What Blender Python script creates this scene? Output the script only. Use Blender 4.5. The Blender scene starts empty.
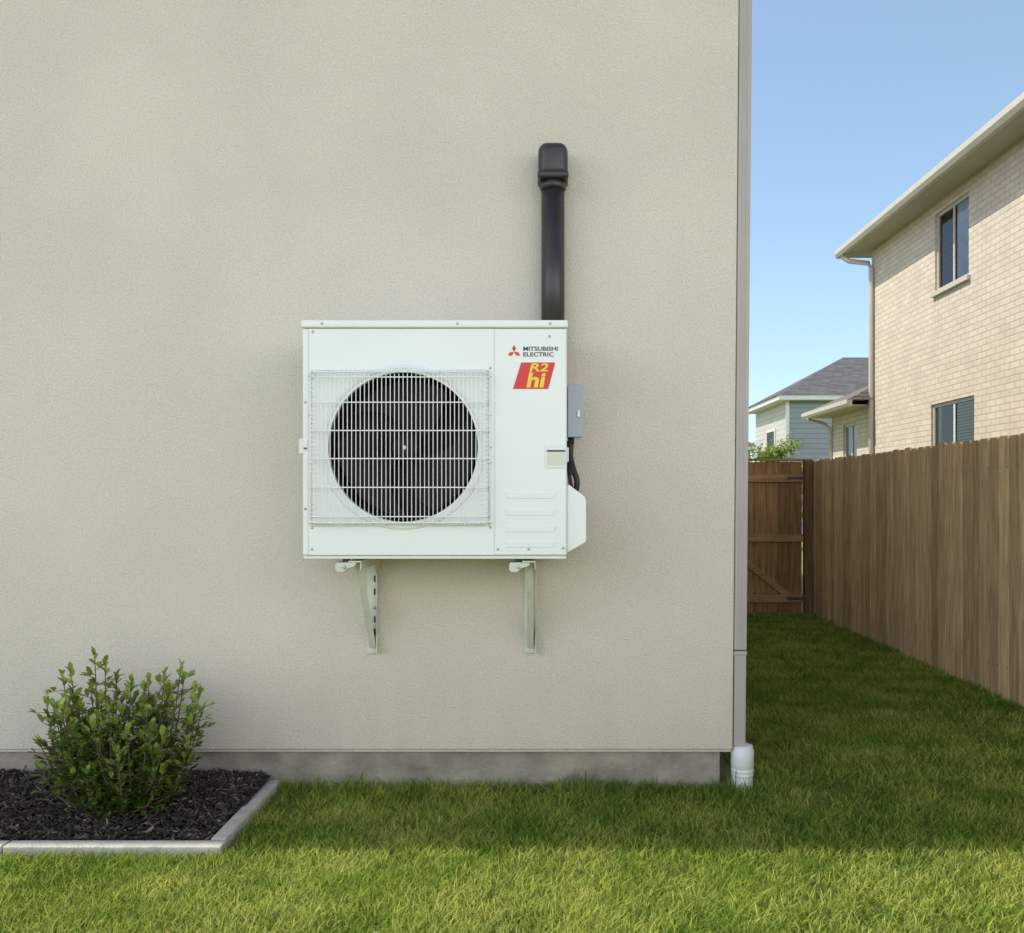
import bpy, bmesh, math, random
import numpy as np
from mathutils import Vector, Matrix
random.seed(7); rng=np.random.default_rng(7)
S=bpy.context.scene
COL=S.collection

# ------------------------------------------------------------------ materials
def new_mat(name):
    m=bpy.data.materials.new(name); m.use_nodes=True
    nt=m.node_tree
    return m,nt,nt.nodes,nt.links,nt.nodes['Principled BSDF']
def mat(name,col,rough=0.6,var=0.12,scale=8,bump=0.0,bscale=60,metal=0.0,stretch=(1,1,1),spec=0.5,attr=None,attr_amt=0.3,bdist=0.01):
    m,nt,N,L,P=new_mat(name)
    P.inputs['Roughness'].default_value=rough; P.inputs['Metallic'].default_value=metal
    P.inputs['Specular IOR Level'].default_value=spec
    tc=N.new('ShaderNodeTexCoord'); mp=N.new('ShaderNodeMapping'); mp.inputs['Scale'].default_value=stretch
    L.new(tc.outputs['Object'],mp.inputs['Vector'])
    n=N.new('ShaderNodeTexNoise'); n.inputs['Scale'].default_value=scale; n.inputs['Detail'].default_value=4
    L.new(mp.outputs[0],n.inputs['Vector'])
    r=N.new('ShaderNodeMapRange'); r.inputs['From Min'].default_value=.3; r.inputs['From Max'].default_value=.7
    r.inputs['To Min'].default_value=1-var; r.inputs['To Max'].default_value=1+var
    L.new(n.outputs['Fac'],r.inputs['Value'])
    v=N.new('ShaderNodeVectorMath'); v.operation='SCALE'; v.inputs[0].default_value=col[:3]
    L.new(r.outputs[0],v.inputs['Scale'])
    out=v.outputs[0]
    if attr:
        a=N.new('ShaderNodeAttribute'); a.attribute_name=attr
        r2=N.new('ShaderNodeMapRange'); r2.inputs['To Min'].default_value=1-attr_amt; r2.inputs['To Max'].default_value=1+attr_amt
        r2.clamp=False
        L.new(a.outputs['Fac'],r2.inputs['Value'])
        v2=N.new('ShaderNodeVectorMath'); v2.operation='SCALE'
        L.new(out,v2.inputs[0]); L.new(r2.outputs[0],v2.inputs['Scale']); out=v2.outputs[0]
    L.new(out,P.inputs['Base Color'])
    if bump:
        b=N.new('ShaderNodeBump'); b.inputs['Strength'].default_value=bump; b.inputs['Distance'].default_value=bdist
        n2=N.new('ShaderNodeTexNoise'); n2.inputs['Scale'].default_value=bscale; n2.inputs['Detail'].default_value=4
        L.new(mp.outputs[0],n2.inputs['Vector']); L.new(n2.outputs['Fac'],b.inputs['Height'])
        L.new(b.outputs[0],P.inputs['Normal'])
    return m

def stucco_mat():
    m,nt,N,L,P=new_mat('stucco'); P.inputs['Roughness'].default_value=.93; P.inputs['Specular IOR Level'].default_value=.2
    tc=N.new('ShaderNodeTexCoord')
    n1=N.new('ShaderNodeTexNoise'); n1.inputs['Scale'].default_value=1.3; n1.inputs['Detail'].default_value=4
    L.new(tc.outputs['Object'],n1.inputs['Vector'])
    r1=N.new('ShaderNodeMapRange'); r1.inputs['From Min'].default_value=.3; r1.inputs['From Max'].default_value=.7; r1.inputs['To Min'].default_value=.95; r1.inputs['To Max'].default_value=1.04
    L.new(n1.outputs['Fac'],r1.inputs['Value'])
    n2=N.new('ShaderNodeTexNoise'); n2.inputs['Scale'].default_value=112; n2.inputs['Detail'].default_value=3; n2.inputs['Roughness'].default_value=.7
    L.new(tc.outputs['Object'],n2.inputs['Vector'])
    r2=N.new('ShaderNodeMapRange'); r2.inputs['From Min'].default_value=.3; r2.inputs['From Max'].default_value=.7; r2.inputs['To Min'].default_value=.83; r2.inputs['To Max'].default_value=1.09
    L.new(n2.outputs['Fac'],r2.inputs['Value'])
    mu=N.new('ShaderNodeMath'); mu.operation='MULTIPLY'; L.new(r1.outputs[0],mu.inputs[0]); L.new(r2.outputs[0],mu.inputs[1])
    mp=N.new('ShaderNodeMapping'); mp.inputs['Scale'].default_value=(5,5,.35); L.new(tc.outputs['Object'],mp.inputs['Vector'])
    n3=N.new('ShaderNodeTexNoise'); n3.inputs['Scale'].default_value=1.6; n3.inputs['Detail'].default_value=4; L.new(mp.outputs[0],n3.inputs['Vector'])
    sx=N.new('ShaderNodeSeparateXYZ'); L.new(tc.outputs['Object'],sx.inputs[0])
    rz=N.new('ShaderNodeMapRange'); rz.inputs['From Min'].default_value=.15; rz.inputs['From Max'].default_value=.75; rz.inputs['To Min'].default_value=1; rz.inputs['To Max'].default_value=0
    L.new(sx.outputs['Z'],rz.inputs['Value'])
    m3=N.new('ShaderNodeMath'); m3.operation='MULTIPLY'; L.new(n3.outputs['Fac'],m3.inputs[0]); L.new(rz.outputs[0],m3.inputs[1])
    mx=N.new('ShaderNodeMix'); mx.data_type='RGBA'; mx.inputs['A'].default_value=(.70,.635,.55,1); mx.inputs['B'].default_value=(.50,.45,.37,1)
    m4=N.new('ShaderNodeMath'); m4.operation='MULTIPLY'; m4.inputs[1].default_value=.55; L.new(m3.outputs[0],m4.inputs[0]); L.new(m4.outputs[0],mx.inputs['Factor'])
    v=N.new('ShaderNodeVectorMath'); v.operation='SCALE'; L.new(mx.outputs['Result'],v.inputs[0]); L.new(mu.outputs[0],v.inputs['Scale'])
    L.new(v.outputs[0],P.inputs['Base Color'])
    b=N.new('ShaderNodeBump'); b.inputs['Strength'].default_value=.9; b.inputs['Distance'].default_value=.009
    L.new(n2.outputs['Fac'],b.inputs['Height']); L.new(b.outputs[0],P.inputs['Normal'])
    return m

def brick_mat(name,c1,c2,mortar,bw,rh,ms,axis='yz',rough=.85,bump=.4):
    m,nt,N,L,P=new_mat(name); P.inputs['Roughness'].default_value=rough
    tc=N.new('ShaderNodeTexCoord'); s=N.new('ShaderNodeSeparateXYZ'); L.new(tc.outputs['Object'],s.inputs[0])
    c=N.new('ShaderNodeCombineXYZ'); 
    if axis=='sum':
        ad=N.new('ShaderNodeMath'); ad.operation='ADD'; L.new(s.outputs['X'],ad.inputs[0]); L.new(s.outputs['Y'],ad.inputs[1]); L.new(ad.outputs[0],c.inputs[0])
    else: L.new(s.outputs['Y' if axis=='yz' else 'X'],c.inputs[0])
    L.new(s.outputs['Z'],c.inputs[1])
    b=N.new('ShaderNodeTexBrick'); L.new(c.outputs[0],b.inputs['Vector'])
    b.inputs['Color1'].default_value=(*c1,1); b.inputs['Color2'].default_value=(*c2,1); b.inputs['Mortar'].default_value=(*mortar,1)
    b.inputs['Scale'].default_value=1; b.inputs['Brick Width'].default_value=bw; b.inputs['Row Height'].default_value=rh; b.inputs['Mortar Size'].default_value=ms
    b.inputs['Mortar Smooth'].default_value=.2
    n=N.new('ShaderNodeTexNoise'); n.inputs['Scale'].default_value=3; n.inputs['Detail'].default_value=5; L.new(tc.outputs['Object'],n.inputs['Vector'])
    r=N.new('ShaderNodeMapRange'); r.inputs['To Min'].default_value=.85; r.inputs['To Max'].default_value=1.15; L.new(n.outputs['Fac'],r.inputs['Value'])
    v=N.new('ShaderNodeVectorMath'); v.operation='SCALE'; L.new(b.outputs['Color'],v.inputs[0]); L.new(r.outputs[0],v.inputs['Scale'])
    L.new(v.outputs[0],P.inputs['Base Color'])
    bp=N.new('ShaderNodeBump'); bp.inputs['Strength'].default_value=bump; bp.inputs['Distance'].default_value=.01; bp.invert=True
    L.new(b.outputs['Fac'],bp.inputs['Height']); L.new(bp.outputs[0],P.inputs['Normal'])
    return m

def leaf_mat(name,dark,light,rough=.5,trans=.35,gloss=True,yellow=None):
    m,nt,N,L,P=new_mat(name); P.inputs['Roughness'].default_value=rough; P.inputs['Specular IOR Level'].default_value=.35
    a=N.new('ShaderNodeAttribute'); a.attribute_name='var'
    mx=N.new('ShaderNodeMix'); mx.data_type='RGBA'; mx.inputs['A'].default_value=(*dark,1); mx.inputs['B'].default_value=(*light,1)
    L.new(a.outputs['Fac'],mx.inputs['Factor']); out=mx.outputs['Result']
    if yellow:
        tc=N.new('ShaderNodeTexCoord'); n=N.new('ShaderNodeTexNoise'); n.inputs['Scale'].default_value=2.4; n.inputs['Detail'].default_value=4; n.inputs['Roughness'].default_value=.7
        L.new(tc.outputs['Object'],n.inputs['Vector'])
        r=N.new('ShaderNodeMapRange'); r.inputs['From Min'].default_value=.38; r.inputs['From Max'].default_value=.64; r.inputs['To Max'].default_value=.85; L.new(n.outputs['Fac'],r.inputs['Value'])
        m0=N.new('ShaderNodeMath'); m0.operation='MULTIPLY'; L.new(r.outputs[0],m0.inputs[0]); L.new(a.outputs['Fac'],m0.inputs[1])
        m2=N.new('ShaderNodeMix'); m2.data_type='RGBA'; m2.inputs['B'].default_value=(*yellow,1); L.new(out,m2.inputs['A']); L.new(m0.outputs[0],m2.inputs['Factor']); out=m2.outputs['Result']
    t=N.new('ShaderNodeBsdfTranslucent'); L.new(out,t.inputs['Color'])
    ms=N.new('ShaderNodeMixShader'); ms.inputs[0].default_value=trans
    if gloss:
        L.new(out,P.inputs['Base Color']); src=P.outputs[0]
    else:
        d=N.new('ShaderNodeBsdfDiffuse'); L.new(out,d.inputs['Color']); src=d.outputs[0]; N.remove(P)
    L.new(src,ms.inputs[1]); L.new(t.outputs[0],ms.inputs[2])
    L.new(ms.outputs[0],N['Material Output'].inputs['Surface'])
    return m

def glass_mat():
    m,nt,N,L,P=new_mat('window_glass')
    g=N.new('ShaderNodeBsdfGlossy'); g.inputs['Roughness'].default_value=.02
    t=N.new('ShaderNodeBsdfTransparent'); t.inputs['Color'].default_value=(.78,.83,.83,1)
    f=N.new('ShaderNodeFresnel'); f.inputs['IOR'].default_value=1.6
    ms=N.new('ShaderNodeMixShader'); L.new(f.outputs[0],ms.inputs[0]); L.new(t.outputs[0],ms.inputs[1]); L.new(g.outputs[0],ms.inputs[2])
    L.new(ms.outputs[0],N['Material Output'].inputs['Surface'])
    return m

M={}
M['stucco']=stucco_mat()
M['concrete']=mat('foundation_concrete',(.275,.245,.20),.9,.32,6,.9,45)
M['edging']=mat('edging_concrete',(.46,.44,.39),.9,.15,14,.6,90)
M['ac']=mat('white_enamel',(.77,.785,.78),.38,.015,3,.02,250,spec=.4)
M['ac2']=mat('white_plastic',(.73,.745,.74),.45,.02,4)
M['wire']=mat('white_wire',(.80,.81,.80),.4,.02,5)
M['seam']=mat('dark_gap',(.06,.06,.06),.8)
M['fan']=mat('fan_plastic',(.017,.012,.012),.6,.2,6,spec=.25)
M['coil_drum_shade']=mat('coil_and_drum_shade',(.016,.011,.011),.6,.3,20,.3,200,spec=.2)
M['black']=mat('black_pvc',(.026,.023,.023),.36,.15,6,.05,60)
M['cable']=mat('black_rubber',(.012,.012,.013),.5)
M['bracket']=mat('galvanised_paint',(.60,.61,.53),.45,.08,12,.05,80)
M['bolt']=mat('bolt_steel',(.45,.45,.44),.35,.1,30,metal=.8)
M['rubber']=mat('mount_rubber',(.12,.12,.12),.7)
M['ebox']=mat('grey_metal_box',(.34,.38,.43),.45,.05,10)
M['cream']=mat('handle_plastic',(.62,.62,.54),.5,.03,10)
M['red']=mat('red_print',(.60,.025,.02),.4,.03,20)
M['yellow']=mat('yellow_print',(.85,.58,.04),.4,.03,20)
M['ink']=mat('dark_print',(.05,.05,.055),.5,.03,20)
M['spout']=mat('taupe_metal',(.38,.34,.32),.42,.05,3,.03,30)
M['pvc']=mat('white_pvc',(.68,.69,.69),.4,.06,15)
M['screed']=mat('weep_screed',(.50,.46,.39),.6,.1,20)
M['fence']=mat('fence_wood',(.57,.415,.24),.85,.28,5,.5,40,stretch=(6,6,.55),attr='var',attr_amt=.2,spec=.15)
M['gate']=mat('gate_wood',(.27,.15,.066),.85,.30,5,.5,40,stretch=(6,6,.55),attr='var',attr_amt=.25,spec=.15)
M['post']=mat('post_wood',(.18,.10,.05),.85,.30,5,.5,40,stretch=(6,6,.55),spec=.15)
M['rail']=mat('gate_rail_wood',(.34,.20,.095),.85,.3,6,.4,40,stretch=(.6,6,6),spec=.15)
M['soil']=mat('mulch_soil',(.026,.021,.016),.95,.5,30,1.0,60,bdist=.03)
M['chip']=mat('mulch_chip',(.060,.046,.033),.9,.35,40,.4,120,attr='var',attr_amt=.8)
M['brick']=brick_mat('cream_brick',(.62,.535,.425),(.56,.475,.375),(.45,.38,.30),.23,.085,.010)
M['trim']=mat('beige_trim',(.50,.46,.39),.5,.05,3)
M['soffit']=mat('soffit',(.40,.37,.32),.7,.05,3)
M['wframe']=mat('window_frame_vinyl',(.46,.42,.36),.5,.05,5)
M['wwhite']=mat('window_sash',(.62,.62,.60),.5,.05,5)
M['glass']=glass_mat()
M['room']=mat('room_dark',(.05,.055,.06),.9)
M['blind']=mat('blind_slats',(.60,.72,.65),.6,.03,4)
M['curtain']=mat('curtain_cloth',(.55,.62,.67),.8,.1,6)
M['roof']=brick_mat('grey_shingles',(.135,.13,.13),(.085,.083,.085),(.05,.05,.05),.33,.07,.008,'sum',.95,.5)
M['roofb']=brick_mat('brown_shingles',(.20,.175,.15),(.14,.12,.105),(.07,.06,.05),.33,.07,.008,'sum',.95,.5)
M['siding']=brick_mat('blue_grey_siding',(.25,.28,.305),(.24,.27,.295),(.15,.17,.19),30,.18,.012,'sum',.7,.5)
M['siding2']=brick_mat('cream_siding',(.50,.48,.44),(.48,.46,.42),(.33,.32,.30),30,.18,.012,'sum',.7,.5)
M['lawn_soil']=mat('lawn_soil',(.20,.23,.065),.95,.35,6,.8,60,bdist=.02)
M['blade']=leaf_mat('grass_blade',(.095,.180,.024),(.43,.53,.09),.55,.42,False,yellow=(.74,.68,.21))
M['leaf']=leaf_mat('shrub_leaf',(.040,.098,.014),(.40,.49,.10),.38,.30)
M['bark']=mat('shrub_bark',(.10,.07,.045),.9,.3,30,.5,90)
M['tleaf']=leaf_mat('tree_leaf',(.10,.17,.03),(.34,.40,.10),.55,.3)

# ------------------------------------------------------------------ mesh helpers
def empty(name,loc=(0,0,0)):
    e=bpy.data.objects.new(name,None); COL.objects.link(e); e.location=loc; e.empty_display_size=.2
    return e
def par(o,p):
    if p is not None:
        o.parent=p; o.matrix_parent_inverse=Matrix.Translation(p.location).inverted()
def mesh_obj(name,verts,faces,m=None,parent=None,smooth=False,bevel=0,seg=2):
    me=bpy.data.meshes.new(name); me.from_pydata([tuple(v) for v in verts],[],faces); me.update()
    bm=bmesh.new(); bm.from_mesh(me); bmesh.ops.recalc_face_normals(bm,faces=bm.faces); bm.to_mesh(me); bm.free()
    if smooth: me.polygons.foreach_set('use_smooth',[True]*len(me.polygons))
    o=bpy.data.objects.new(name,me); COL.objects.link(o)
    if m: me.materials.append(M[m])
    par(o,parent)
    if bevel:
        b=o.modifiers.new('b','BEVEL'); b.width=bevel; b.segments=seg; b.limit_method='ANGLE'; b.angle_limit=math.radians(40)
    return o
BF=[(0,1,2,3),(4,7,6,5),(0,4,5,1),(1,5,6,2),(2,6,7,3),(3,7,4,0)]
def bverts(b):
    x0,x1,y0,y1,z0,z1=b
    return [(x0,y0,z0),(x1,y0,z0),(x1,y1,z0),(x0,y1,z0),(x0,y0,z1),(x1,y0,z1),(x1,y1,z1),(x0,y1,z1)]
def boxes(name,bl,m,parent=None,bevel=0,seg=2):
    V=[];F=[]
    for b in bl:
        k=len(V); V+=bverts(b); F+=[tuple(i+k for i in f) for f in BF]
    return mesh_obj(name,V,F,m,parent,False,bevel,seg)
def box(name,x0,x1,y0,y1,z0,z1,m,parent=None,bevel=0,seg=2): return boxes(name,[(x0,x1,y0,y1,z0,z1)],m,parent,bevel,seg)
def prism(name,pts,axis,a0,a1,m,parent=None,bevel=0):
    n=len(pts)
    def mk(p,a):
        if axis=='y': return (p[0],a,p[1])
        if axis=='x': return (a,p[0],p[1])
        return (p[0],p[1],a)
    V=[mk(p,a0) for p in pts]+[mk(p,a1) for p in pts]
    F=[tuple(range(n)),tuple(range(2*n-1,n-1,-1))]+[(i,(i+1)%n,n+(i+1)%n,n+i) for i in range(n)]
    return mesh_obj(name,V,F,m,parent,False,bevel)
def lathe(name,c,axis,prof,m,parent=None,n=48,smooth=True):
    V=[];F=[]
    for (r,h) in prof:
        for i in range(n):
            a=2*math.pi*i/n; u=r*math.cos(a); w=r*math.sin(a)
            if axis=='z': V.append((c[0]+u,c[1]+w,c[2]+h))
            elif axis=='y': V.append((c[0]+u,c[1]+h,c[2]+w))
            else: V.append((c[0]+h,c[1]+u,c[2]+w))
    for j in range(len(prof)-1):
        for i in range(n):
            F.append((j*n+i,j*n+(i+1)%n,(j+1)*n+(i+1)%n,(j+1)*n+i))
    if prof[0][0]>0: F.append(tuple(range(n)))
    if prof[-1][0]>0: F.append(tuple((len(prof)-1)*n+i for i in range(n)))
    o=mesh_obj(name,V,F,m,parent)
    if smooth:
        for p in o.data.polygons: p.use_smooth=len(p.vertices)==4
    return o
def ringlathe(name,c,prof,m,parent=None,n=96):
    V=[];F=[]
    for (r,h) in prof:
        for i in range(n):
            a=2*math.pi*i/n; V.append((c[0]+r*math.cos(a),c[1]+h,c[2]+r*math.sin(a)))
    for j in range(len(prof)-1):
        for i in range(n): F.append((j*n+i,j*n+(i+1)%n,(j+1)*n+(i+1)%n,(j+1)*n+i))
    return mesh_obj(name,V,F,m,parent,True)
def tubes(name,paths,m,parent=None,k=6,smooth=True):
    V=[];F=[]
    for path,rad in paths:
        pts=[Vector(p) for p in path]; base=len(V); n=len(pts)
        for i,p in enumerate(pts):
            t=(pts[min(i+1,n-1)]-pts[max(i-1,0)]).normalized()
            up=Vector((0,0,1)) if abs(t.z)<.9 else Vector((0,1,0))
            s=t.cross(up).normalized(); u=s.cross(t)
            r=rad[i] if isinstance(rad,(list,tuple)) else rad
            for j in range(k):
                a=2*math.pi*j/k; V.append(p+s*(r*math.cos(a))+u*(r*math.sin(a)))
        for i in range(n-1):
            for j in range(k):
                F.append((base+i*k+j,base+i*k+(j+1)%k,base+(i+1)*k+(j+1)%k,base+(i+1)*k+j))
        F.append(tuple(base+j for j in range(k))); F.append(tuple(base+(n-1)*k+j for j in range(k)))
    return mesh_obj(name,V,F,m,parent,smooth)
def smoothpath(pts,n=6):
    P=[Vector(p) for p in pts]; out=[]
    for i in range(len(P)-1):
        p0=P[max(i-1,0)];p1=P[i];p2=P[i+1];p3=P[min(i+2,len(P)-1)]
        for j in range(n):
            t=j/n
            out.append(.5*((2*p1)+(-p0+p2)*t+(2*p0-5*p1+4*p2-p3)*t*t+(-p0+3*p1-3*p2+p3)*t**3))
    out.append(P[-1]); return out
def text_mesh(name,s,x0,x1,z0,z1,y,m,parent,shear=0,bold=0.0):
    c=bpy.data.curves.new(name,'FONT'); c.body=s; c.extrude=.002; c.offset=bold
    o=bpy.data.objects.new(name+'_tmp',c); COL.objects.link(o)
    dg=bpy.context.evaluated_depsgraph_get(); dg.update()
    me=bpy.data.meshes.new_from_object(o.evaluated_get(dg)); bpy.data.objects.remove(o)
    co=np.array([v.co[:] for v in me.vertices]); mn=co.min(0); mx=co.max(0)
    for i,v in enumerate(me.vertices):
        u=(co[i,0]-mn[0])/(mx[0]-mn[0]); w=(co[i,1]-mn[1])/(mx[1]-mn[1]); d=(co[i,2]-mn[2])/(mx[2]-mn[2])
        v.co=(x0+u*(x1-x0)+shear*(w-.5),y-d*.0006,z0+w*(z1-z0))
    me.materials.clear(); me.materials.append(M[m])
    o=bpy.data.objects.new(name,me); COL.objects.link(o); par(o,parent); return o
def set_var(o,vals):
    a=o.data.attributes.new('var','FLOAT','POINT'); a.data.foreach_set('value',np.asarray(vals,dtype=np.float32))

# ------------------------------------------------------------------ ground & lawn
GZ=-0.04
def np_mesh(name,V,quads,tris,m,var):
    me=bpy.data.meshes.new(name)
    nl=len(quads)*4+len(tris)*3
    me.vertices.add(len(V)); me.vertices.foreach_set('co',V.astype(np.float32).ravel())
    me.loops.add(nl); me.loops.foreach_set('vertex_index',np.concatenate([quads.ravel(),tris.ravel()]).astype(np.int32))
    me.polygons.add(len(quads)+len(tris))
    ls=np.concatenate([np.arange(len(quads))*4,len(quads)*4+np.arange(len(tris))*3]).astype(np.int32)
    me.polygons.foreach_set('loop_start',ls)
    me.update(calc_edges=True); me.validate()
    me.materials.append(M[m])
    a=me.attributes.new('var','FLOAT','POINT'); a.data.foreach_set('value',var.astype(np.float32))
    o=bpy.data.objects.new(name,me); COL.objects.link(o); return o
box('ground',-250,250,-200,400,GZ-.5,GZ,'lawn_soil')

def lown(x,y,s,ph):
    return (np.sin(x*s+ph)+np.sin(y*s*1.3+ph*2.1)+np.sin((x+y)*s*.8+ph*.7)+np.sin((x-y*.7)*s*1.9+ph*3))/4
def blades(x,y,h,w):
    n=len(x); az=rng.uniform(0,2*np.pi,n); fa=az+np.pi/2+rng.normal(0,.7,n)
    lean=rng.uniform(.3,1.3,n)*np.minimum(h,.06)
    dx=np.cos(az)*lean; dy=np.sin(az)*lean
    wx=np.cos(fa)*w/2; wy=np.sin(fa)*w/2
    z0=np.full(n,GZ-.003)
    V=np.empty((n,5,3))
    V[:,0]=np.stack([x-wx,y-wy,z0],1); V[:,1]=np.stack([x+wx,y+wy,z0],1)
    V[:,2]=np.stack([x+dx*.35+wx*.8,y+dy*.35+wy*.8,z0+h*.62],1); V[:,3]=np.stack([x+dx*.35-wx*.8,y+dy*.35-wy*.8,z0+h*.62],1)
    V[:,4]=np.stack([x+dx,y+dy,z0+h],1)
    return V
def region(x0,x1,y0,y1,dens,hm,wm):
    n=int((x1-x0)*(y1-y0)*dens)
    x=rng.uniform(x0,x1,n); y=rng.uniform(y0,y1,n)
    h=hm*(1+.10*lown(x,y,3.1,1)+.18*lown(x,y,17,2)+.20*lown(x,y,45,4))*rng.uniform(.6,1.25,n)
    w=wm*rng.uniform(.6,1.3,n)
    k=~((x<-1.235)&(y>3.255)); k&=~((y>4.03)&(x<.97)); k&=~(np.hypot(x-.945,y-4.03)<.055)
    x,y,h,w=x[k],y[k],h[k],w[k]
    near=np.clip((y-3.82)/.20,0,1)*(x<1.15)*(y<4.15)
    h*=1+near*rng.uniform(0,1,len(h))**2*2.3*np.clip(.5+1.0*lown(x,y,9,5),0,2)
    return blades(x,y,h,w)
VV=[region(-2.4,2.2,2.45,4.03,15500,.040,.0046),
    region(-3.9,-2.4,2.3,3.4,3500,.045,.009),
    region(2.2,3.14,2.3,4.03,5500,.045,.008),
    region(-2.4,2.2,1.7,2.45,2500,.045,.009),
    region(.93,3.14,4.03,6.5,9500,.044,.0065),
    region(.93,3.14,6.5,10,5000,.048,.010)]
V=np.concatenate(VV); n=len(V)
base=np.arange(n)[:,None]*5
quads=base+np.array([[0,1,2,3]]); tris=base+np.array([[3,2,4]])
bx=V[:,0,0]; by=V[:,0,1]
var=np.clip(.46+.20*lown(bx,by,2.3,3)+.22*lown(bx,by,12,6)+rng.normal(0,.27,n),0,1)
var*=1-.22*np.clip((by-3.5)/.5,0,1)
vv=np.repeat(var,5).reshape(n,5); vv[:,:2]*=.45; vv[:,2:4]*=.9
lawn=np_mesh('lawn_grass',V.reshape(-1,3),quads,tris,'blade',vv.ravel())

# ------------------------------------------------------------------ mulch bed
bed=empty('mulch_bed',(-2.4,3.65,0))
def bedz(x,y): return -.012+.058*max(0,min(1,(y-3.35)/.6))+.012*math.sin(x*7+y*5)*math.sin(y*9-x*3)
nx,ny=120,36; V=[];F=[]
for j in range(ny):
    for i in range(nx):
        x=-3.9+(2.61)*i/(nx-1); y=3.31+(.73)*j/(ny-1); V.append((x,y,bedz(x,y)-.01+random.uniform(-.004,.006)))
for j in range(ny-1):
    for i in range(nx-1): F.append((j*nx+i,j*nx+i+1,(j+1)*nx+i+1,(j+1)*nx+i))
mesh_obj('soil',V,F,'soil',bed,True)
V=[];F=[];vr=[]
for c in range(11000):
    x=random.uniform(-3.85,-1.315); y=random.uniform(3.335,4.02); z=bedz(x,y)+random.uniform(-.006,.014)
    l=random.uniform(.005,.024)*random.choice((1,1,1,1.5)); w=random.uniform(.002,.006); t=random.uniform(.001,.003)
    R=Matrix.Rotation(random.uniform(0,6.28),3,'Z')@Matrix.Rotation(random.gauss(0,.4),3,'Y')@Matrix.Rotation(random.gauss(0,.4),3,'X')
    k=len(V); val=random.random()**2*1.1 if random.random()>.03 else 2.4
    for p in bverts((-l,l,-w,w,-t,t)):
        q=R@Vector((p[0]*(.7 if p[1]>0 else 1),p[1],p[2])); V.append((x+q.x,y+q.y,z+q.z)); vr.append(val)
    F+=[tuple(i+k for i in f) for f in BF]
ch=mesh_obj('bark_chips',V,F,'chip',bed); set_var(ch,vr)
edg=empty('garden_edging',(-2.4,3.29,0))
for i in range(3):
    box('front_strip_%d'%(i+1),-3.9+i*.91,-3.9+(i+1)*.91-.006 if i<2 else -1.240,3.262,3.325,GZ-.05,.006,'edging',edg,.006)
box('side_strip',-1.305,-1.244,3.330,4.024,GZ-.05,.010,'edging',edg,.006)

# ------------------------------------------------------------------ stucco house
H=empty('stucco_house',(-4,8,0))
def lx(z): return .896+(z-.157)*.0082
zt=5.45
V=[(-10,4.0,.157),(lx(.157),4.0,.157),(lx(.157),15,.157),(-10,15,.157),(-10,4.0,zt),(lx(zt),4.0,zt),(lx(zt),15,zt),(-10,15,zt)]
mesh_obj('stucco_walls',V,BF,'stucco',H,False,.008,3)
box('foundation',-9.95,.842,4.032,14.95,-.5,.150,'concrete',H,.006)
box('weep_screed',-9.98,.888,4.008,14.98,.146,.1565,'screed',H)
box('soffit',-10.4,1.32,3.71,15.4,5.452,5.50,'soffit',H)
boxes('fascia_gutter',[(-10.5,1.42,3.62,3.708,5.44,5.60),(1.322,1.42,3.71,15.4,5.44,5.60)],'trim',H,.01)
V=[(-10.5,3.62,5.602),(1.42,3.62,5.602),(1.42,15.5,5.602),(-10.5,15.5,5.602),(-7.5,9.5,6.9),(-2.5,9.5,6.9)]
mesh_obj('hip_roof',V,[(0,1,5,4),(1,2,5),(2,3,4,5),(3,0,4),(0,3,2,1)],'roofb',H)

# downspout
D=empty('downspout',(.96,4.03,0))
def dsx(z): return lx(z)+.004
def dspiece(name,z0,z1,e,m='spout'):
    a=dsx(z0)-e; b=dsx(z1)-e
    w=.058+2*e
    V=[(a,4.004-e,z0),(a+w,4.004-e,z0),(a+w,4.075+e,z0),(a,4.075+e,z0),(b,4.004-e,z1),(b+w,4.004-e,z1),(b+w,4.075+e,z1),(b,4.075+e,z1)]
    return mesh_obj(name,V,BF,m,D,False,.007,3)
dspiece('lower_pipe',.17,.62,0)
dspiece('upper_pipe',.625,5.44,0.0012)
for i,z in enumerate((.60,4.4)): dspiece('strap_%d'%(i+1),z,z+.022,.003)
for i,f in enumerate((.33,.66)):
    a=dsx(.63)+.058*f; b=dsx(5.4)+.058*f
    mesh_obj('rib_%d'%(i+1),[(a-.003,4.0005,.63),(a+.003,4.0005,.63),(a+.003,4.01,.63),(a-.003,4.01,.63),(b-.003,4.0005,5.4),(b+.003,4.0005,5.4),(b+.003,4.01,5.4),(b-.003,4.01,5.4)],BF,'spout',D)
lathe('drain_adapter',(.948,4.035,0),'z',[(.050,-.12),(.050,.02),(.048,.024),(.052,.028),(.052,.040),(.049,.044),(.053,.048),(.053,.060),(.050,.064),(.054,.068),(.054,.150),(.050,.155),(.049,.170),(.030,.172)],'pvc',D,32)

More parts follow.
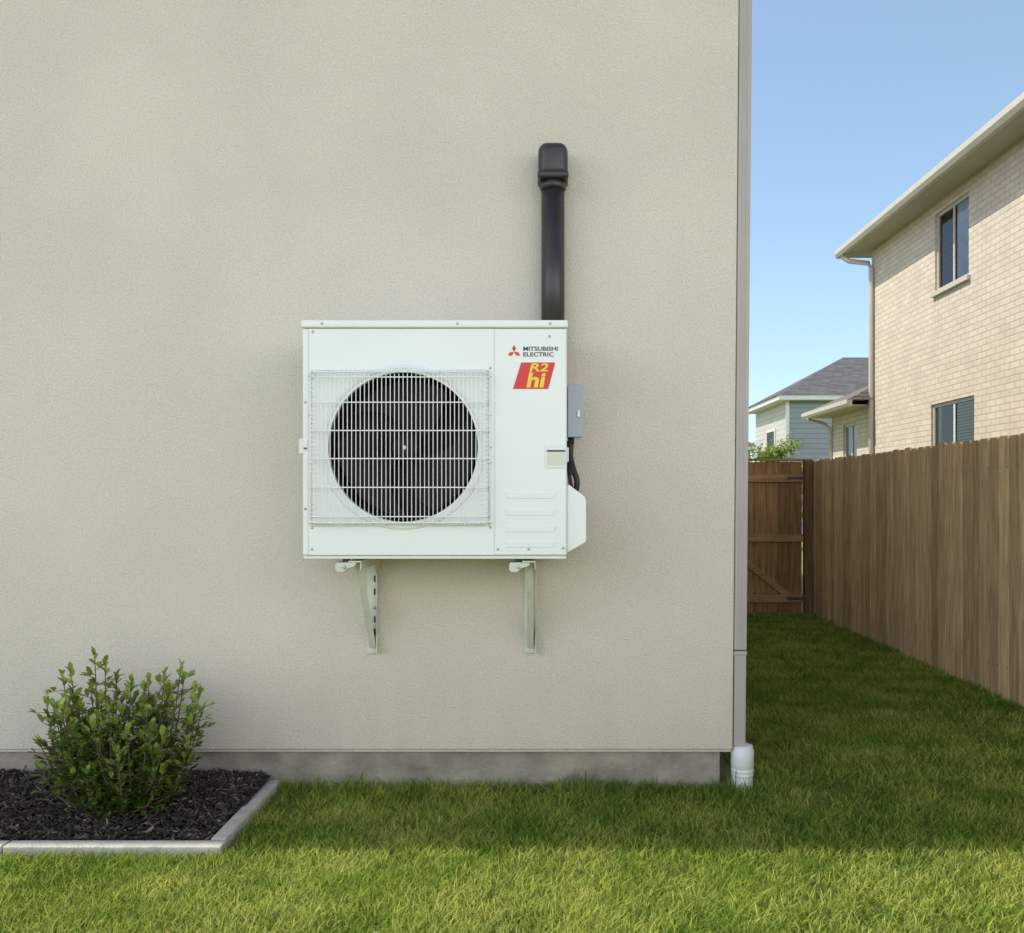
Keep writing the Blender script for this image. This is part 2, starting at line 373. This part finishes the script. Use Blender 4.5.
# ------------------------------------------------------------------ AC unit
A=empty('air_conditioner_outdoor_unit',(-.46,3.75,1.1))
X0,X1,Z0,Z1=-1.017,.101,1.101,2.093; YF=3.58; YB=3.92
fc=(-.591,1.561); fr=.316
body=box('casing',X0,X1,YF+.004,YB,Z0,2.064,'ac',A,.008,3)
pl=box('fan_panel',-.988,-.2085,YF,YF+.02,1.106,2.060,'ac',A)
cut=lathe('cut',(fc[0],YF-.1,fc[1]),'y',[(fr,0),(fr,.32)],None,None,96,False)
def boolcut(o):
    bmod=o.modifiers.new('x','BOOLEAN'); bmod.object=cut; bmod.operation='DIFFERENCE'; bmod.solver='EXACT'
    dg=bpy.context.evaluated_depsgraph_get(); me=bpy.data.meshes.new_from_object(o.evaluated_get(dg))
    o.modifiers.clear(); o.data=me
boolcut(body); boolcut(pl); bpy.data.objects.remove(cut)
box('service_panel',-.2035,.0975,YF,YF+.02,1.106,2.060,'ac',A,.003)
box('left_corner_panel',-1.0145,-.9915,YF+.0005,YF+.02,1.106,2.060,'ac',A,.003)
box('lid',X0-.004,X1+.004,YF-.010,YB+.004,2.064,2.096,'ac',A,.007,4)
box('base_pan',X0+.004,X1-.003,YF+.006,YB-.004,1.088,1.100,'ac2',A,.003)
ringlathe('bell_mouth',(fc[0],YF,fc[1]),[(.350,-.0005),(.347,-.0035),(.338,-.005),(.328,-.002),(.320,.006),(.3155,.02),(.3155,.06)],'ac2',A)
lathe('cavity_back',(fc[0],YF+.208,fc[1]),'y',[(.314,0),(.314,.004)],'coil_drum_shade',A,64)
ringlathe('cavity_wall',(fc[0],YF,fc[1]),[(.3145,.022),(.3145,.215)],'coil_drum_shade',A)  # white drum wall coloured near-black, the shade inside put into its colour
lathe('fan_hub',(fc[0],YF+.05,fc[1]),'y',[(.0,0),(.035,.002),(.058,.012),(.062,.05),(.062,.12)],'fan',A,40)
lathe('hub_nut',(fc[0],YF+.036,fc[1]),'y',[(.009,0),(.009,.02)],'bolt',A,6,False)
V=[];F=[]
for b in range(3):
    a0=b*2*math.pi/3+.5; k=len(V); nr,na=8,12
    for i in range(nr):
        r=.055+(.295-.055)*i/(nr-1); span=math.radians(70+25*(i/(nr-1))); sw=.45*(i/(nr-1))**1.3
        for j in range(na):
            t=j/(na-1); a=a0+sw+span*t; V.append((fc[0]+r*math.cos(a),YF+.055+.10*t+.02*math.sin(t*3.14),fc[1]+r*math.sin(a)))
    for i in range(nr-1):
        for j in range(na-1): F.append((k+i*na+j,k+i*na+j+1,k+(i+1)*na+j+1,k+(i+1)*na+j))
mesh_obj('fan_blades',V,F,'fan',A,True)
gx0,gx1,gz0,gz1=-.972,-.232,1.235,1.880; yg=YF-.040
P=[]
nw=41
for i in range(nw):
    x=gx0+.012+(gx1-gx0-.024)*i/(nw-1)
    P.append(([(x,YF,gz1),(x,yg+.012,gz1-.001),(x,yg+.003,gz1-.006),(x,yg,gz1-.018),(x,yg,gz0+.018),(x,yg+.003,gz0+.006),(x,yg+.012,gz0+.001),(x,YF,gz0)],.0017))
for z in (1.872,1.850,1.745,1.627,1.510,1.390,1.268,1.243):
    P.append(([(gx0,YF,z),(gx0,yg+.010,z),(gx0+.004,yg+.002,z),(gx0+.014,yg-.004,z),(gx1-.014,yg-.004,z),(gx1-.004,yg+.002,z),(gx1,yg+.010,z),(gx1,YF,z)],.0027))
nz=34
for i in range(nz):
    z=gz0+.012+(gz1-gz0-.024)*i/(nz-1)
    for sx,e in ((gx0,1),(gx1,-1)):
        P.append(([(sx,YF,z),(sx,yg+.010,z),(sx+e*.004,yg+.002,z),(sx+e*.032,yg-.0028,z)],.0016))
for x in (gx0-.006,gx1+.006):
    P.append(([(x,YF-.004,gz0-.004),(x,YF-.004,gz1+.004)],.0034))
for z in (gz0-.004,gz1+.004):
    P.append(([(gx0-.006,YF-.004,z),(gx1+.006,YF-.004,z)],.0034))
tubes('wire_guard',P,'wire',A,5)
boxes('guard_clips',[(x-.008,x+.008,YF-.009,YF+.001,z-.006,z+.006) for x in (gx0-.008,gx1+.008) for z in (gz0+.01,1.50,1.70,gz1-.015)],'ac2',A,.002)
for i,(x,z) in enumerate([(-.972,2.048),(-.93,2.080),(-.36,2.080),(.03,2.080),(.028,2.028),(-.19,1.13),(-.06,1.13),(-.975,1.13),(.085,1.135),(-.222,1.895),(-.222,1.56),(-.222,1.222),(-.975,1.22),(-1.003,1.75),(-1.003,1.3)]):
    yb=YF-.0105 if z>2.07 else YF-.0005
    lathe('screw_%d'%(i+1),(x,yb-.003,z),'y',[(0,0),(.004,.0004),(.0055,.002),(.0055,.004)],'bolt',A,12)
box('handle_frame',.006,.0985,YF-.004,YF+.002,1.472,1.572,'ac2',A,.003)
box('handle_recess',.016,.094,YF-.0055,YF-.003,1.484,1.538,'cream',A,.002)
box('handle_shadow_slot',.016,.094,YF-.0057,YF-.003,1.541,1.548,'seam',A)
box('side_handle_lip',.1008,.109,YF+.01,YF+.13,1.50,1.56,'ac2',A,.003)
box('left_handle',-1.034,-1.015,YF+.01,YF+.14,1.532,1.598,'ac2',A,.004)
box('left_handle_slot',-1.012,-.994,YF-.003,YF+.002,1.545,1.590,'ac2',A,.002)
box('left_handle_shadow',-1.010,-.996,YF-.0036,YF-.0025,1.552,1.559,'seam',A)
for i,z in enumerate((1.372,1.300,1.230,1.165)):
    prism('pressed_rib_%d'%(i+1),[(-.160,z-.002),(-.150,z-.028),(.045,z-.028),(.055,z-.002),(.045,z),(-.150,z)],'y',YF-.0028,YF+.001,'ac',A,.002)
prism('valve_cover',[(.1015,1.402),(.114,1.400),(.176,1.352),(.183,1.338),(.184,1.165),(.178,1.155),(.1015,1.112)],'y',YF+.02,YB-.02,'ac',A,.004)
YL=YF-.0012
def dia(cx,cz,ang,l=.030,w=.0175):
    u=Vector((math.cos(ang),math.sin(ang))); p=Vector((-u.y,u.x)); c=Vector((cx,cz))
    return [tuple(c),tuple(c+u*l/2+p*w/2),tuple(c+u*l),tuple(c+u*l/2-p*w/2)]
for i,a in enumerate((90,210,330)): prism('badge_diamond_%d'%(i+1),dia(-.122,1.962,math.radians(a)),'y',YL,YF+.001,'red',A)
text_mesh('badge_lettering','MITSUBISHI',-.083,.062,1.967,1.985,YL+.0002,'ink',A,0,.015)
text_mesh('badge_lettering_lower','ELECTRIC',-.083,.045,1.943,1.961,YL+.0002,'ink',A,0,.015)
prism('emblem',[(-.127,1.806),(.022,1.806),(.052,1.918),(-.092,1.918)],'y',YL,YF+.001,'red',A)
text_mesh('emblem_lettering','hi',-.064,.008,1.812,1.876,YL-.0002,'yellow',A,.012,.03)
text_mesh('emblem_lettering_upper','R2',-.052,.024,1.880,1.914,YL-.0002,'yellow',A,.010,.02)

# disconnect box + cable
B=empty('electrical_disconnect_box',(.138,3.79,1.72))
box('box_body',.106,.172,3.725,3.87,1.617,1.835,'ebox',B,.004)
box('box_cover',.108,.177,3.712,3.7235,1.612,1.842,'ebox',B,.004)
box('box_latch',.150,.162,3.706,3.7115,1.70,1.73,'bolt',B,.001)
lathe('conduit_fitting',(.125,3.78,1.585),'z',[(.014,0),(.014,.03),(.011,.031)],'cable',B,20)
tubes('conduit_cable',[(smoothpath([(.125,3.78,1.59),(.122,3.77,1.53),(.135,3.75,1.47),(.150,3.74,1.42),(.142,3.75,1.36)]),.013),
   (smoothpath([(.112,3.80,1.60),(.112,3.80,1.52),(.118,3.79,1.45),(.130,3.79,1.37)]),.009),
   (smoothpath([(.135,3.74,1.47),(.118,3.735,1.44),(.118,3.735,1.41),(.135,3.74,1.38)]),.006)],'cable',B,10)

# line-set cover (black)
K=empty('black_pipe_cover',(.046,3.94,2.4))
lathe('pipe',(.046,3.935,0),'z',[(.054,1.9),(.054,2.775)],'black',K,40)
lathe('collar',(.046,3.930,0),'z',[(.055,2.770),(.060,2.775),(.060,2.795),(.056,2.800),(.056,2.815)],'black',K,40)
cp=box('elbow_cap',-.022,.114,3.862,3.998,2.812,2.978,'black',K,.042,6)
cp.data.polygons.foreach_set('use_smooth',[True]*len(cp.data.polygons))
box('elbow_rim',-.025,.117,3.859,3.999,2.806,2.840,'black',K,.012,3)

# wall brackets
def bracket(name,xc):
    R=empty(name,(xc,3.9,1.0))
    w=.028
    boxes('wall_plate',[(xc-w,xc+w,3.990,3.9995,.615,1.082)],'bracket',R,.002)
    boxes('upright_web',[(xc+w-.004,xc+w,3.945,3.989,.615,1.082)],'bracket',R,.001)
    boxes('arm_top',[(xc-w,xc+w,3.60,3.989,1.072,1.0785)],'bracket',R,.001)
    boxes('arm_web',[(xc+w-.004,xc+w,3.60,3.944,1.040,1.071)],'bracket',R,.001)
    prism('brace',[(3.66,1.071),(3.75,1.071),(3.985,.72),(3.985,.64)],'x',xc-.014,xc-.006,'bracket',R,.001)
    prism('brace_flange',[(3.66,1.071),(3.6655,1.071),(3.985,.647),(3.985,.638)],'x',xc-.0055,xc+.016,'bracket',R)
    prism('corner_gusset',[(3.90,1.039),(3.989,1.039),(3.989,.93)],'x',xc+w-.0035,xc+w-.0005,'bracket',R)
    prism('front_foot',[(xc-.078,1.0715),(xc-.084,1.066),(xc-.084,1.040),(xc-.074,1.030),(xc-.050,1.030),(xc-.034,1.046),(xc-.010,1.052),(xc+.004,1.060),(xc+.004,1.0715)],'y',3.606,3.614,'bracket',R,.002)
    box('foot_plate',xc-.080,xc-.028,3.6145,3.68,1.062,1.0715,'bracket',R,.002)
    lathe('rubber_mount',(xc-.045,3.645,1.0718),'z',[(.016,0),(.016,.016)],'rubber',R,20)
    lathe('mount_bolt',(xc-.045,3.603,1.052),'y',[(0,-.004),(.006,-.003),(.008,0),(.008,.004)],'bolt',R,8,False)
    for i,z in enumerate((1.02,.83,.655)):
        lathe('anchor_bolt_%d'%(i+1),(xc+.008,3.980,z),'y',[(0,0),(.007,.0005),(.008,.004),(.008,.010)],'bolt',R,8,False)
    boxes('slot_marks',[(xc+.004,xc+.012,3.9885,3.9895,z,z+.03) for z in (.70,.76,.89,.95)],'seam',R)
    return R
bracket('wall_bracket',-.800); bracket('wall_bracket.001',-.060)

# ------------------------------------------------------------------ fence
Fn=empty('wooden_fence',(3.2,5,0))
V=[];F=[];vr=[]
y=-1.0
while y<9.9:
    w=.121; zt=1.77+random.uniform(-.008,.010); t=random.uniform(-.003,.003); z0=GZ-.02; val=random.random(); dx=random.uniform(-.002,.002); c=.022; lean=random.uniform(-.003,.003)
    prof=[(y,z0),(y+w,z0),(y+w+lean,zt-c),(y+w-c+lean,zt),(y+c+lean,zt),(y+lean,zt-c)]
    k=len(V)
    for xx in (3.160+t,3.179+t):
        for i,p in enumerate(prof): V.append((xx+(dx if i>1 else 0),p[0],p[1])); vr.append(val)
    F.append(tuple(k+i for i in range(6))); F.append(tuple(k+11-i for i in range(6)))
    F+=[(k+i,k+(i+1)%6,k+6+(i+1)%6,k+6+i) for i in range(6)]
    y+=w+random.uniform(.004,.010)
pk=mesh_obj('pickets',V,F,'fence',Fn,False,.0015,1); set_var(pk,vr)
boxes('rails',[(3.185,3.225,-1,9.93,z,z+.09) for z in (.15,.85,1.5)],'rail',Fn)
boxes('posts',[(3.226,3.32,y,y+.09,GZ-.1,1.74) for y in (0,2.4,4.8,7.2,9.7)],'rail',Fn)
nv=[]
for yy in np.arange(-.94,9.9,.1265):
    for z in (.18,.88,1.55): nv.append((3.1555,3.157,yy-.004,yy+.004,z,z+.008))
boxes('nails',nv,'seam',Fn)

G=empty('wooden_gate',(2.4,10,0))
V=[];F=[];vr=[]; x=.96
while x<3.04:
    w=.135; val=random.random(); k=len(V); V+=bverts((x,min(x+w,3.055),9.97+random.uniform(0,.004),9.99,GZ-.0+.03,1.765+random.uniform(-.006,.006))); vr+=[val]*8
    F+=[tuple(i+k for i in f) for f in BF]; x+=w+.004
gb=mesh_obj('gate_boards',V,F,'gate',G); set_var(gb,vr)
boxes('gate_rails',[(.96,3.05,9.93,9.968,z-.045,z+.045) for z in (1.573,.87,.16)],'rail',G,.003)
box('top_cap',.96,3.05,9.925,9.995,1.775,1.80,'rail',G,.003)
prism('diagonal_brace',[(2.92,.205),(2.80,.205),(2.03,.824),(2.14,.824)],'y',9.935,9.967,'rail',G)
boxes('gate_posts',[(3.06,3.155,9.90,9.995,GZ-.1,1.79),(1.88,1.97,9.91,9.928,GZ-.1,1.78)],'post',G,.003)
boxes('hinges',[(2.86,3.07,9.922,9.929,z-.015,z+.015) for z in (1.573,.16)],'seam',G)

# ------------------------------------------------------------------ brick house
BH=empty('brick_house',(9,9,0))
def raw_mesh(name,V,F,m,parent):
    me=bpy.data.meshes.new(name); me.from_pydata(V,[],F); me.materials.append(M[m]); o=bpy.data.objects.new(name,me); COL.objects.link(o); par(o,parent); return o
def facade_x(name,X,y0,y1,z0,z1,ops,depth,m,parent):
    ys=sorted({y0,y1,*[o[0] for o in ops],*[o[1] for o in ops]}); zs=sorted({z0,z1,*[o[2] for o in ops],*[o[3] for o in ops]})
    V=[];F=[]
    def q(a,b,c,d):
        k=len(V); V.extend([a,b,c,d]); F.append((k,k+1,k+2,k+3))
    for i in range(len(ys)-1):
        for j in range(len(zs)-1):
            cy=(ys[i]+ys[i+1])/2; cz=(zs[j]+zs[j+1])/2
            if any(o[0]<cy<o[1] and o[2]<cz<o[3] for o in ops): continue
            q((X,ys[i],zs[j]),(X,ys[i],zs[j+1]),(X,ys[i+1],zs[j+1]),(X,ys[i+1],zs[j]))
    for a,b,c,d in ops:
        e=X+depth
        q((X,a,c),(e,a,c),(e,a,d),(X,a,d)); q((X,b,c),(X,b,d),(e,b,d),(e,b,c)); q((X,a,c),(X,b,c),(e,b,c),(e,a,c)); q((X,a,d),(e,a,d),(e,b,d),(X,b,d))
    raw_mesh(name,V,F,m,parent)
WX=5.95
ops=[(11.85,12.87,4.45,5.63),(11.70,13.00,1.45,2.76),(6.6,7.8,4.45,5.63),(6.6,7.8,1.45,2.76),(16.08,16.80,1.75,2.78)]
facade_x('main_wall',WX,2.0,15.35,-.1,5.80,ops[:4],.10,'brick',BH)
facade_x('wing_wall',WX,15.352,17.46,-.1,3.00,ops[4:],.10,'brick',BH)
box('rear_mass',WX+.35,14,2.01,15.34,-.1,5.79,'brick',BH)
box('end_wall',WX+.001,14,15.30,15.349,-.1,5.79,'brick',BH)
box('near_end_wall',WX+.001,14,2.001,2.05,-.1,5.79,'brick',BH)
box('wing_end_wall',WX+.001,12,17.41,17.459,-.1,2.99,'brick',BH)
box('wing_mass',WX+.35,12,15.36,17.40,-.1,2.99,'brick',BH)
for i,(a,b,c,d) in enumerate(ops):
    n='window_%d_'%(i+1); e=.05; xf=WX+.03
    boxes(n+'frame',[(xf,xf+.05,a,a+e,c,d),(xf,xf+.05,b-e,b,c,d),(xf,xf+.05,a+e,b-e,c,c+e),(xf,xf+.05,a+e,b-e,d-e,d)],'wframe',BH,.004)
    mid=(a+b)/2
    boxes(n+'sash',[(xf+.008,xf+.024,mid-.025,mid+.025,c+e,d-e)],'wframe' if i in(0,2) else 'wwhite',BH,.003)
    gxx=xf+.026
    raw_mesh(n+'glass',[(gxx,a+e,c+e),(gxx,a+e,d-e),(gxx,b-e,d-e),(gxx,b-e,c+e)],[(0,1,2,3)],'glass',BH)
    box(n+'room',xf+.30,xf+.305,a,b,c,d,'room',BH)
    box(n+'sill',WX-.05,WX+.029,a-.05,b+.05,c-.07,c-.001,'trim',BH,.005)
    if i in (1,3,4):
        z=c+e; sl=[]
        while z<d-e-.01: sl.append((xf+.033,xf+.037,a+e,mid+.01,z,z+.038)); z+=.045
        boxes(n+'blind',sl,'blind',BH)
        box(n+'curtain',xf+.034,xf+.040,b-e-.16,b-e,c+e,d-e,'curtain',BH)
    else:
        box(n+'curtain',xf+.034,xf+.040,a+e,mid-.06,c+e,d-e,'curtain',BH)
box('soffit_board',5.56,WX+.2,1.6,15.80,5.802,5.83,'soffit',BH)
box('soffit_end',WX+.201,14,15.352,15.80,5.802,5.83,'soffit',BH)
prism('gutter',[(5.555,5.80),(5.48,5.80),(5.445,5.86),(5.445,5.94),(5.555,5.94)],'y',1.55,15.85,'trim',BH,.004)
prism('end_fascia',[(5.56,5.831),(14,5.831),(14,5.94),(5.56,5.94)],'y',15.80,15.84,'trim',BH)
V=[(5.46,1.5,5.942),(14.5,1.5,5.942),(14.5,15.86,5.942),(5.46,15.86,5.942),(9.9,5.5,7.9),(9.9,11.8,7.9)]
mesh_obj('hip_roof',V,[(0,3,5,4),(3,2,5),(2,1,4,5),(1,0,4),(0,1,2,3)],'roofb',BH)
tubes('brick_house_downspout',[([(5.50,15.55,5.86),(5.50,15.55,5.74),(5.60,15.50,5.66),(5.86,15.28,5.56),(5.90,15.25,5.46),(5.90,15.25,2.95),(5.90,15.25,.1)],.045)],'trim',BH,8)
prism('wing_gutter',[(5.545,2.98),(5.47,2.98),(5.44,3.03),(5.44,3.10),(5.545,3.10)],'y',15.2,17.86,'trim',BH,.004)
box('wing_soffit',5.55,WX+.2,15.36,17.82,3.002,3.03,'soffit',BH)
V=[(5.46,15.2,3.102),(12,15.2,3.102),(12,17.88,3.102),(5.46,17.88,3.102),(6.35,15.36,3.56),(12,15.36,3.56)]
mesh_obj('wing_roof',V,[(0,3,4),(3,2,5,4),(0,4,5,1),(1,5,2),(0,1,2,3)],'roofb',BH)
tubes('wing_downspout',[([(5.50,17.6,3.0),(5.52,17.6,2.94),(5.80,17.5,2.86),(5.90,17.45,2.78),(5.90,17.42,.1)],.04)],'wwhite',BH,8)

# ------------------------------------------------------------------ far houses
def far_house(name,x0,x1,y0,y1,ze,zr,m1,m2,rx0,rx1):
    E=empty(name,((x0+x1)/2,(y0+y1)/2,0))
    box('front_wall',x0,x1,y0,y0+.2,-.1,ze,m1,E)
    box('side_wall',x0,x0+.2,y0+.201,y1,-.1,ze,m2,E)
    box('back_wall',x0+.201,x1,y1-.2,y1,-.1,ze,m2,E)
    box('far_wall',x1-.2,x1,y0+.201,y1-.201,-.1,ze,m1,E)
    o=.4; ym=(y0+y1)/2
    boxes('fascia',[(x0-o,x1+o,y0-o,y1+o,ze+.001,ze+.16)],'wwhite',E)
    V=[(x0-o-.05,y0-o-.05,ze+.162),(x1+o+.05,y0-o-.05,ze+.162),(x1+o+.05,y1+o+.05,ze+.162),(x0-o-.05,y1+o+.05,ze+.162),(rx0,ym,zr),(rx1,ym,zr)]
    mesh_obj('hip_roof',V,[(0,1,5,4),(1,2,5),(2,3,4,5),(3,0,4),(0,3,2,1)],'roof',E)
    return E
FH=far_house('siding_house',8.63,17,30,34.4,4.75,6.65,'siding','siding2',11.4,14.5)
boxes('corner_board',[(8.58,8.70,29.95,29.999,-.1,4.75)],'wwhite',FH)
boxes('side_window_frame',[(8.58,8.629,31.4,32.6,2.6,3.9)],'wwhite',FH)
boxes('side_window_glass',[(8.57,8.579,31.5,32.5,2.7,3.8)],'room',FH)
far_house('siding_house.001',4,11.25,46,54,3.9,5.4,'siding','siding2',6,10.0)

# ------------------------------------------------------------------ leaves
def add_leaf(V,F,vr,p,d,up,l,w,val):
    d=d.normalized(); s=d.cross(up)
    if s.length<1e-3: s=Vector((1,0,0))
    s.normalize(); u=s.cross(d)
    k=len(V)
    pts=[(0,0,0),(.35,-.42,.10),(.75,-.40,.06),(1,0,-.06),(.75,.40,.06),(.35,.42,.10),(.35,0,-.02),(.75,0,-.02)]
    for a,b,c in pts: V.append(p+d*(a*l)+s*(b*w)+u*(c*l)); vr.append(val)
    for f in ((0,6,1),(1,6,7,2),(2,7,3),(0,5,6),(6,5,4,7),(7,4,3)): F.append(tuple(k+i for i in f))
def raw_leaves(name,V,F,vr,m,parent):
    me=bpy.data.meshes.new(name); me.from_pydata([tuple(v) for v in V],[],F); me.materials.append(M[m])
    me.polygons.foreach_set('use_smooth',[True]*len(me.polygons))
    o=bpy.data.objects.new(name,me); COL.objects.link(o); par(o,parent); set_var(o,vr); return o
SH=empty('shrub',(-1.80,3.66,0))
bx0,by0=-1.80,3.63
V=[];F=[];vr=[];st=[]
r=random.Random(11)
targets=[]
for t in [(-.12,0,.67),(-.09,.03,.62),(-.20,-.04,.60),(-.27,.02,.57),(-.05,.05,.56),(.03,-.02,.52),(.10,.03,.55),(.18,0,.58),(.26,-.02,.62),(.24,.06,.56),(.31,.0,.52),(-.31,-.03,.48),(-.30,.05,.36),(.33,.03,.42),(.0,-.12,.48),(-.17,-.14,.46),(.17,-.14,.46),(-.02,.12,.52),(.14,.12,.5),(-.2,.12,.5),(-.32,-.06,.30),(.32,-.10,.32),(-.28,-.12,.22),(.24,-.14,.22)]:
    targets.append(t)
for i in range(100):
    a=r.uniform(0,6.28); q=math.sqrt(r.random()); h=r.uniform(.10,.50)
    sp=.32*min(1,.48+h*1.4)
    targets.append((q*sp*math.cos(a),q*.74*sp*math.sin(a),h))
for (tx,ty,h) in targets:
    b=Vector((bx0+r.uniform(-.04,.04),by0+r.uniform(-.03,.03),.0))
    t=Vector((bx0+tx,by0+ty,h+.01))
    m1=b.lerp(t,.45)+Vector((tx*.28,ty*.28,-.04*r.random())); path=smoothpath([b,m1,t],7)
    st.append((path,[.006-.0045*i/(len(path)-1) for i in range(len(path))]))
    n=len(path)
    ln=r.randint(20,27); ph=r.uniform(0,6)
    for j in range(ln):
        f=.26+.74*(j/(ln-1))**.85; idx=min(int(f*(n-1)),n-2); fr2=f*(n-1)-idx
        p=path[idx].lerp(path[idx+1],fr2); ax=(path[idx+1]-path[idx]).normalized()
        ph+=2.4+r.uniform(-.4,.4)
        side=Vector((math.cos(ph),math.sin(ph),r.uniform(-.1,.35)))
        tip=f>.9; tw=0 if tip else r.choice((.0,.025,.05))
        k2=r.choice((1,2)) if tip or tw==0 else r.choice((2,3,4))
        if tw: st.append(([p,p+side*tw],[.0018,.001]))
        for c in range(k2):
            jit=Vector((r.gauss(0,.5),r.gauss(0,.5),r.gauss(.1,.35))) if k2>1 else Vector((0,0,0))
            dd=side*(1.0-.5*tip)+ax*(.6+.6*tip)+jit
            l=r.uniform(.030,.048)
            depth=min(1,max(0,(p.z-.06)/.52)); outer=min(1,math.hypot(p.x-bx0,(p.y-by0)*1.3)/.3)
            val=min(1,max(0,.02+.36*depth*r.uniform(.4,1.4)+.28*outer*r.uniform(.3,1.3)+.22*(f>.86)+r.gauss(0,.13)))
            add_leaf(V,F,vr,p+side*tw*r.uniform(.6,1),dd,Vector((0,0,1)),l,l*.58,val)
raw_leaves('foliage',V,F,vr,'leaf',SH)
tubes('stems',st,'bark',SH,5)

def tree(name,x,y,h,rad,trunk,nleaf,ls,m,seed):
    r=random.Random(seed); T=empty(name,(x,y,0)); st=[];V=[];F=[];vr=[]
    st.append((smoothpath([(x,y,GZ-.1),(x+.03,y,trunk*.5),(x-.02,y,trunk),(x,y,h*.85)]),[.06*(1-.8*i/18) for i in range(19)]))
    cl=[]
    for i in range(26):
        a=r.uniform(0,6.28); q=r.uniform(.3,1); zc=r.uniform(trunk,h-.15)
        rr=rad*math.sqrt(max(.1,1-((zc-(trunk+h)/2)/((h-trunk)*.62))**2))*q
        c=Vector((x+rr*math.cos(a),y+rr*math.sin(a),zc)); cl.append(c)
        st.append((smoothpath([(x,y,max(.3,zc-rr*.7)),((x+c.x)/2,(y+c.y)/2,zc-.12),tuple(c)],4),[.018*(1-.8*k/8) for k in range(9)]))
    for i in range(nleaf):
        c=r.choice(cl); s=rad*.22
        p=c+Vector((r.gauss(0,s),r.gauss(0,s),r.gauss(0,s*.8)))
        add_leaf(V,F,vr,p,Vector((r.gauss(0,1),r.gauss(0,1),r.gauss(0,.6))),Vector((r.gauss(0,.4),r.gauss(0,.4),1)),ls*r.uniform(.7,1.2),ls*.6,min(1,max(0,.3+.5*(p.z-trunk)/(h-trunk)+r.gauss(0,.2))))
    raw_leaves('crown',V,F,vr,m,T); tubes('trunk_and_limbs',st,'bark',T,6)
tree('small_tree',6.15,22.5,2.86,.68,.8,3800,.10,'tleaf',3)
tree('small_tree.001',7.6,24.0,2.45,.6,.8,2000,.10,'tleaf',5)

# ------------------------------------------------------------------ light, sky, camera
tosun=Vector((-.667,.060,1)).normalized()
el=math.asin(tosun.z); rot=math.atan2(tosun.x,tosun.y)
W=bpy.data.worlds.new('World'); S.world=W; W.use_nodes=True
N=W.node_tree.nodes; L=W.node_tree.links
sk=N.new('ShaderNodeTexSky'); sk.sky_type='NISHITA'; sk.sun_disc=False; sk.sun_elevation=el; sk.sun_rotation=rot
sk.air_density=1.0; sk.dust_density=1.2; sk.ozone_density=1.5
bg=N['Background']; bg.inputs['Strength'].default_value=.15; L.new(sk.outputs[0],bg.inputs[0])
# added haze that thins towards the zenith, and an invented bank of bright cloud low in the half of the sky that the house wall faces, put there to light it
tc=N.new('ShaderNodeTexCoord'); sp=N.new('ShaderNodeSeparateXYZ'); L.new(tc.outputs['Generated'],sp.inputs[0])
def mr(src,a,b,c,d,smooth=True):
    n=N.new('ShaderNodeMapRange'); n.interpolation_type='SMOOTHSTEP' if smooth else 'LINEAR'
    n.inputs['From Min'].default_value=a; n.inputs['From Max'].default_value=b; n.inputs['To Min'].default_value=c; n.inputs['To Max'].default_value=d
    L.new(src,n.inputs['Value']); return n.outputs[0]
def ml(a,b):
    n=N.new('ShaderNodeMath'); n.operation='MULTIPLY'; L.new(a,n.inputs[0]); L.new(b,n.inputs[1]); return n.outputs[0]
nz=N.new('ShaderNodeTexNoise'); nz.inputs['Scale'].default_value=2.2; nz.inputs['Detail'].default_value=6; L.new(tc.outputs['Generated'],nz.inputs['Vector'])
fill_cloud=ml(ml(mr(sp.outputs['Y'],-.05,-.6,0,1),ml(mr(sp.outputs['Z'],-.02,.08,0,1),mr(sp.outputs['Z'],.25,.55,1,.02))),mr(nz.outputs['Fac'],.36,.58,.55,1.25))
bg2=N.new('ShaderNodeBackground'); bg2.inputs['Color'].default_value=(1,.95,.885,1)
st2=N.new('ShaderNodeMath'); st2.operation='MULTIPLY'; st2.inputs[1].default_value=2.15; L.new(fill_cloud,st2.inputs[0]); L.new(st2.outputs[0],bg2.inputs['Strength'])
bg3=N.new('ShaderNodeBackground'); bg3.inputs['Color'].default_value=(.54,.82,1,1)
L.new(ml(mr(sp.outputs['Z'],0,.5,.42,.27),mr(sp.outputs['Z'],.5,.9,1,.25)),bg3.inputs['Strength'])
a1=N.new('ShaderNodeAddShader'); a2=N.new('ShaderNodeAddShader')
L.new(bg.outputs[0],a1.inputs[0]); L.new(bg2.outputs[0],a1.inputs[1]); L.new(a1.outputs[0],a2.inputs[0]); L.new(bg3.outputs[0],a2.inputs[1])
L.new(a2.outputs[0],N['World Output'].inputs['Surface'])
ld=bpy.data.lights.new('sun','SUN'); ld.energy=5.0; ld.angle=math.radians(.5); ld.color=(1,.945,.85)
lo=bpy.data.objects.new('sun',ld); COL.objects.link(lo); lo.rotation_euler=tosun.to_track_quat('Z','Y').to_euler(); lo.location=(-8,4,12)
cd=bpy.data.cameras.new('camera'); cam=bpy.data.objects.new('camera',cd); COL.objects.link(cam)
cam.location=(0,0,1.35); cam.rotation_euler=(math.radians(90),0,0)
cd.sensor_width=36; cd.sensor_fit='HORIZONTAL'; cd.lens=848*36/1024; cd.shift_x=-31/1024; cd.shift_y=30.5/1024
cd.clip_start=.05; cd.clip_end=2000
S.camera=cam
S.view_settings.view_transform='Standard'; S.view_settings.look='None'; S.view_settings.exposure=0; S.view_settings.gamma=1
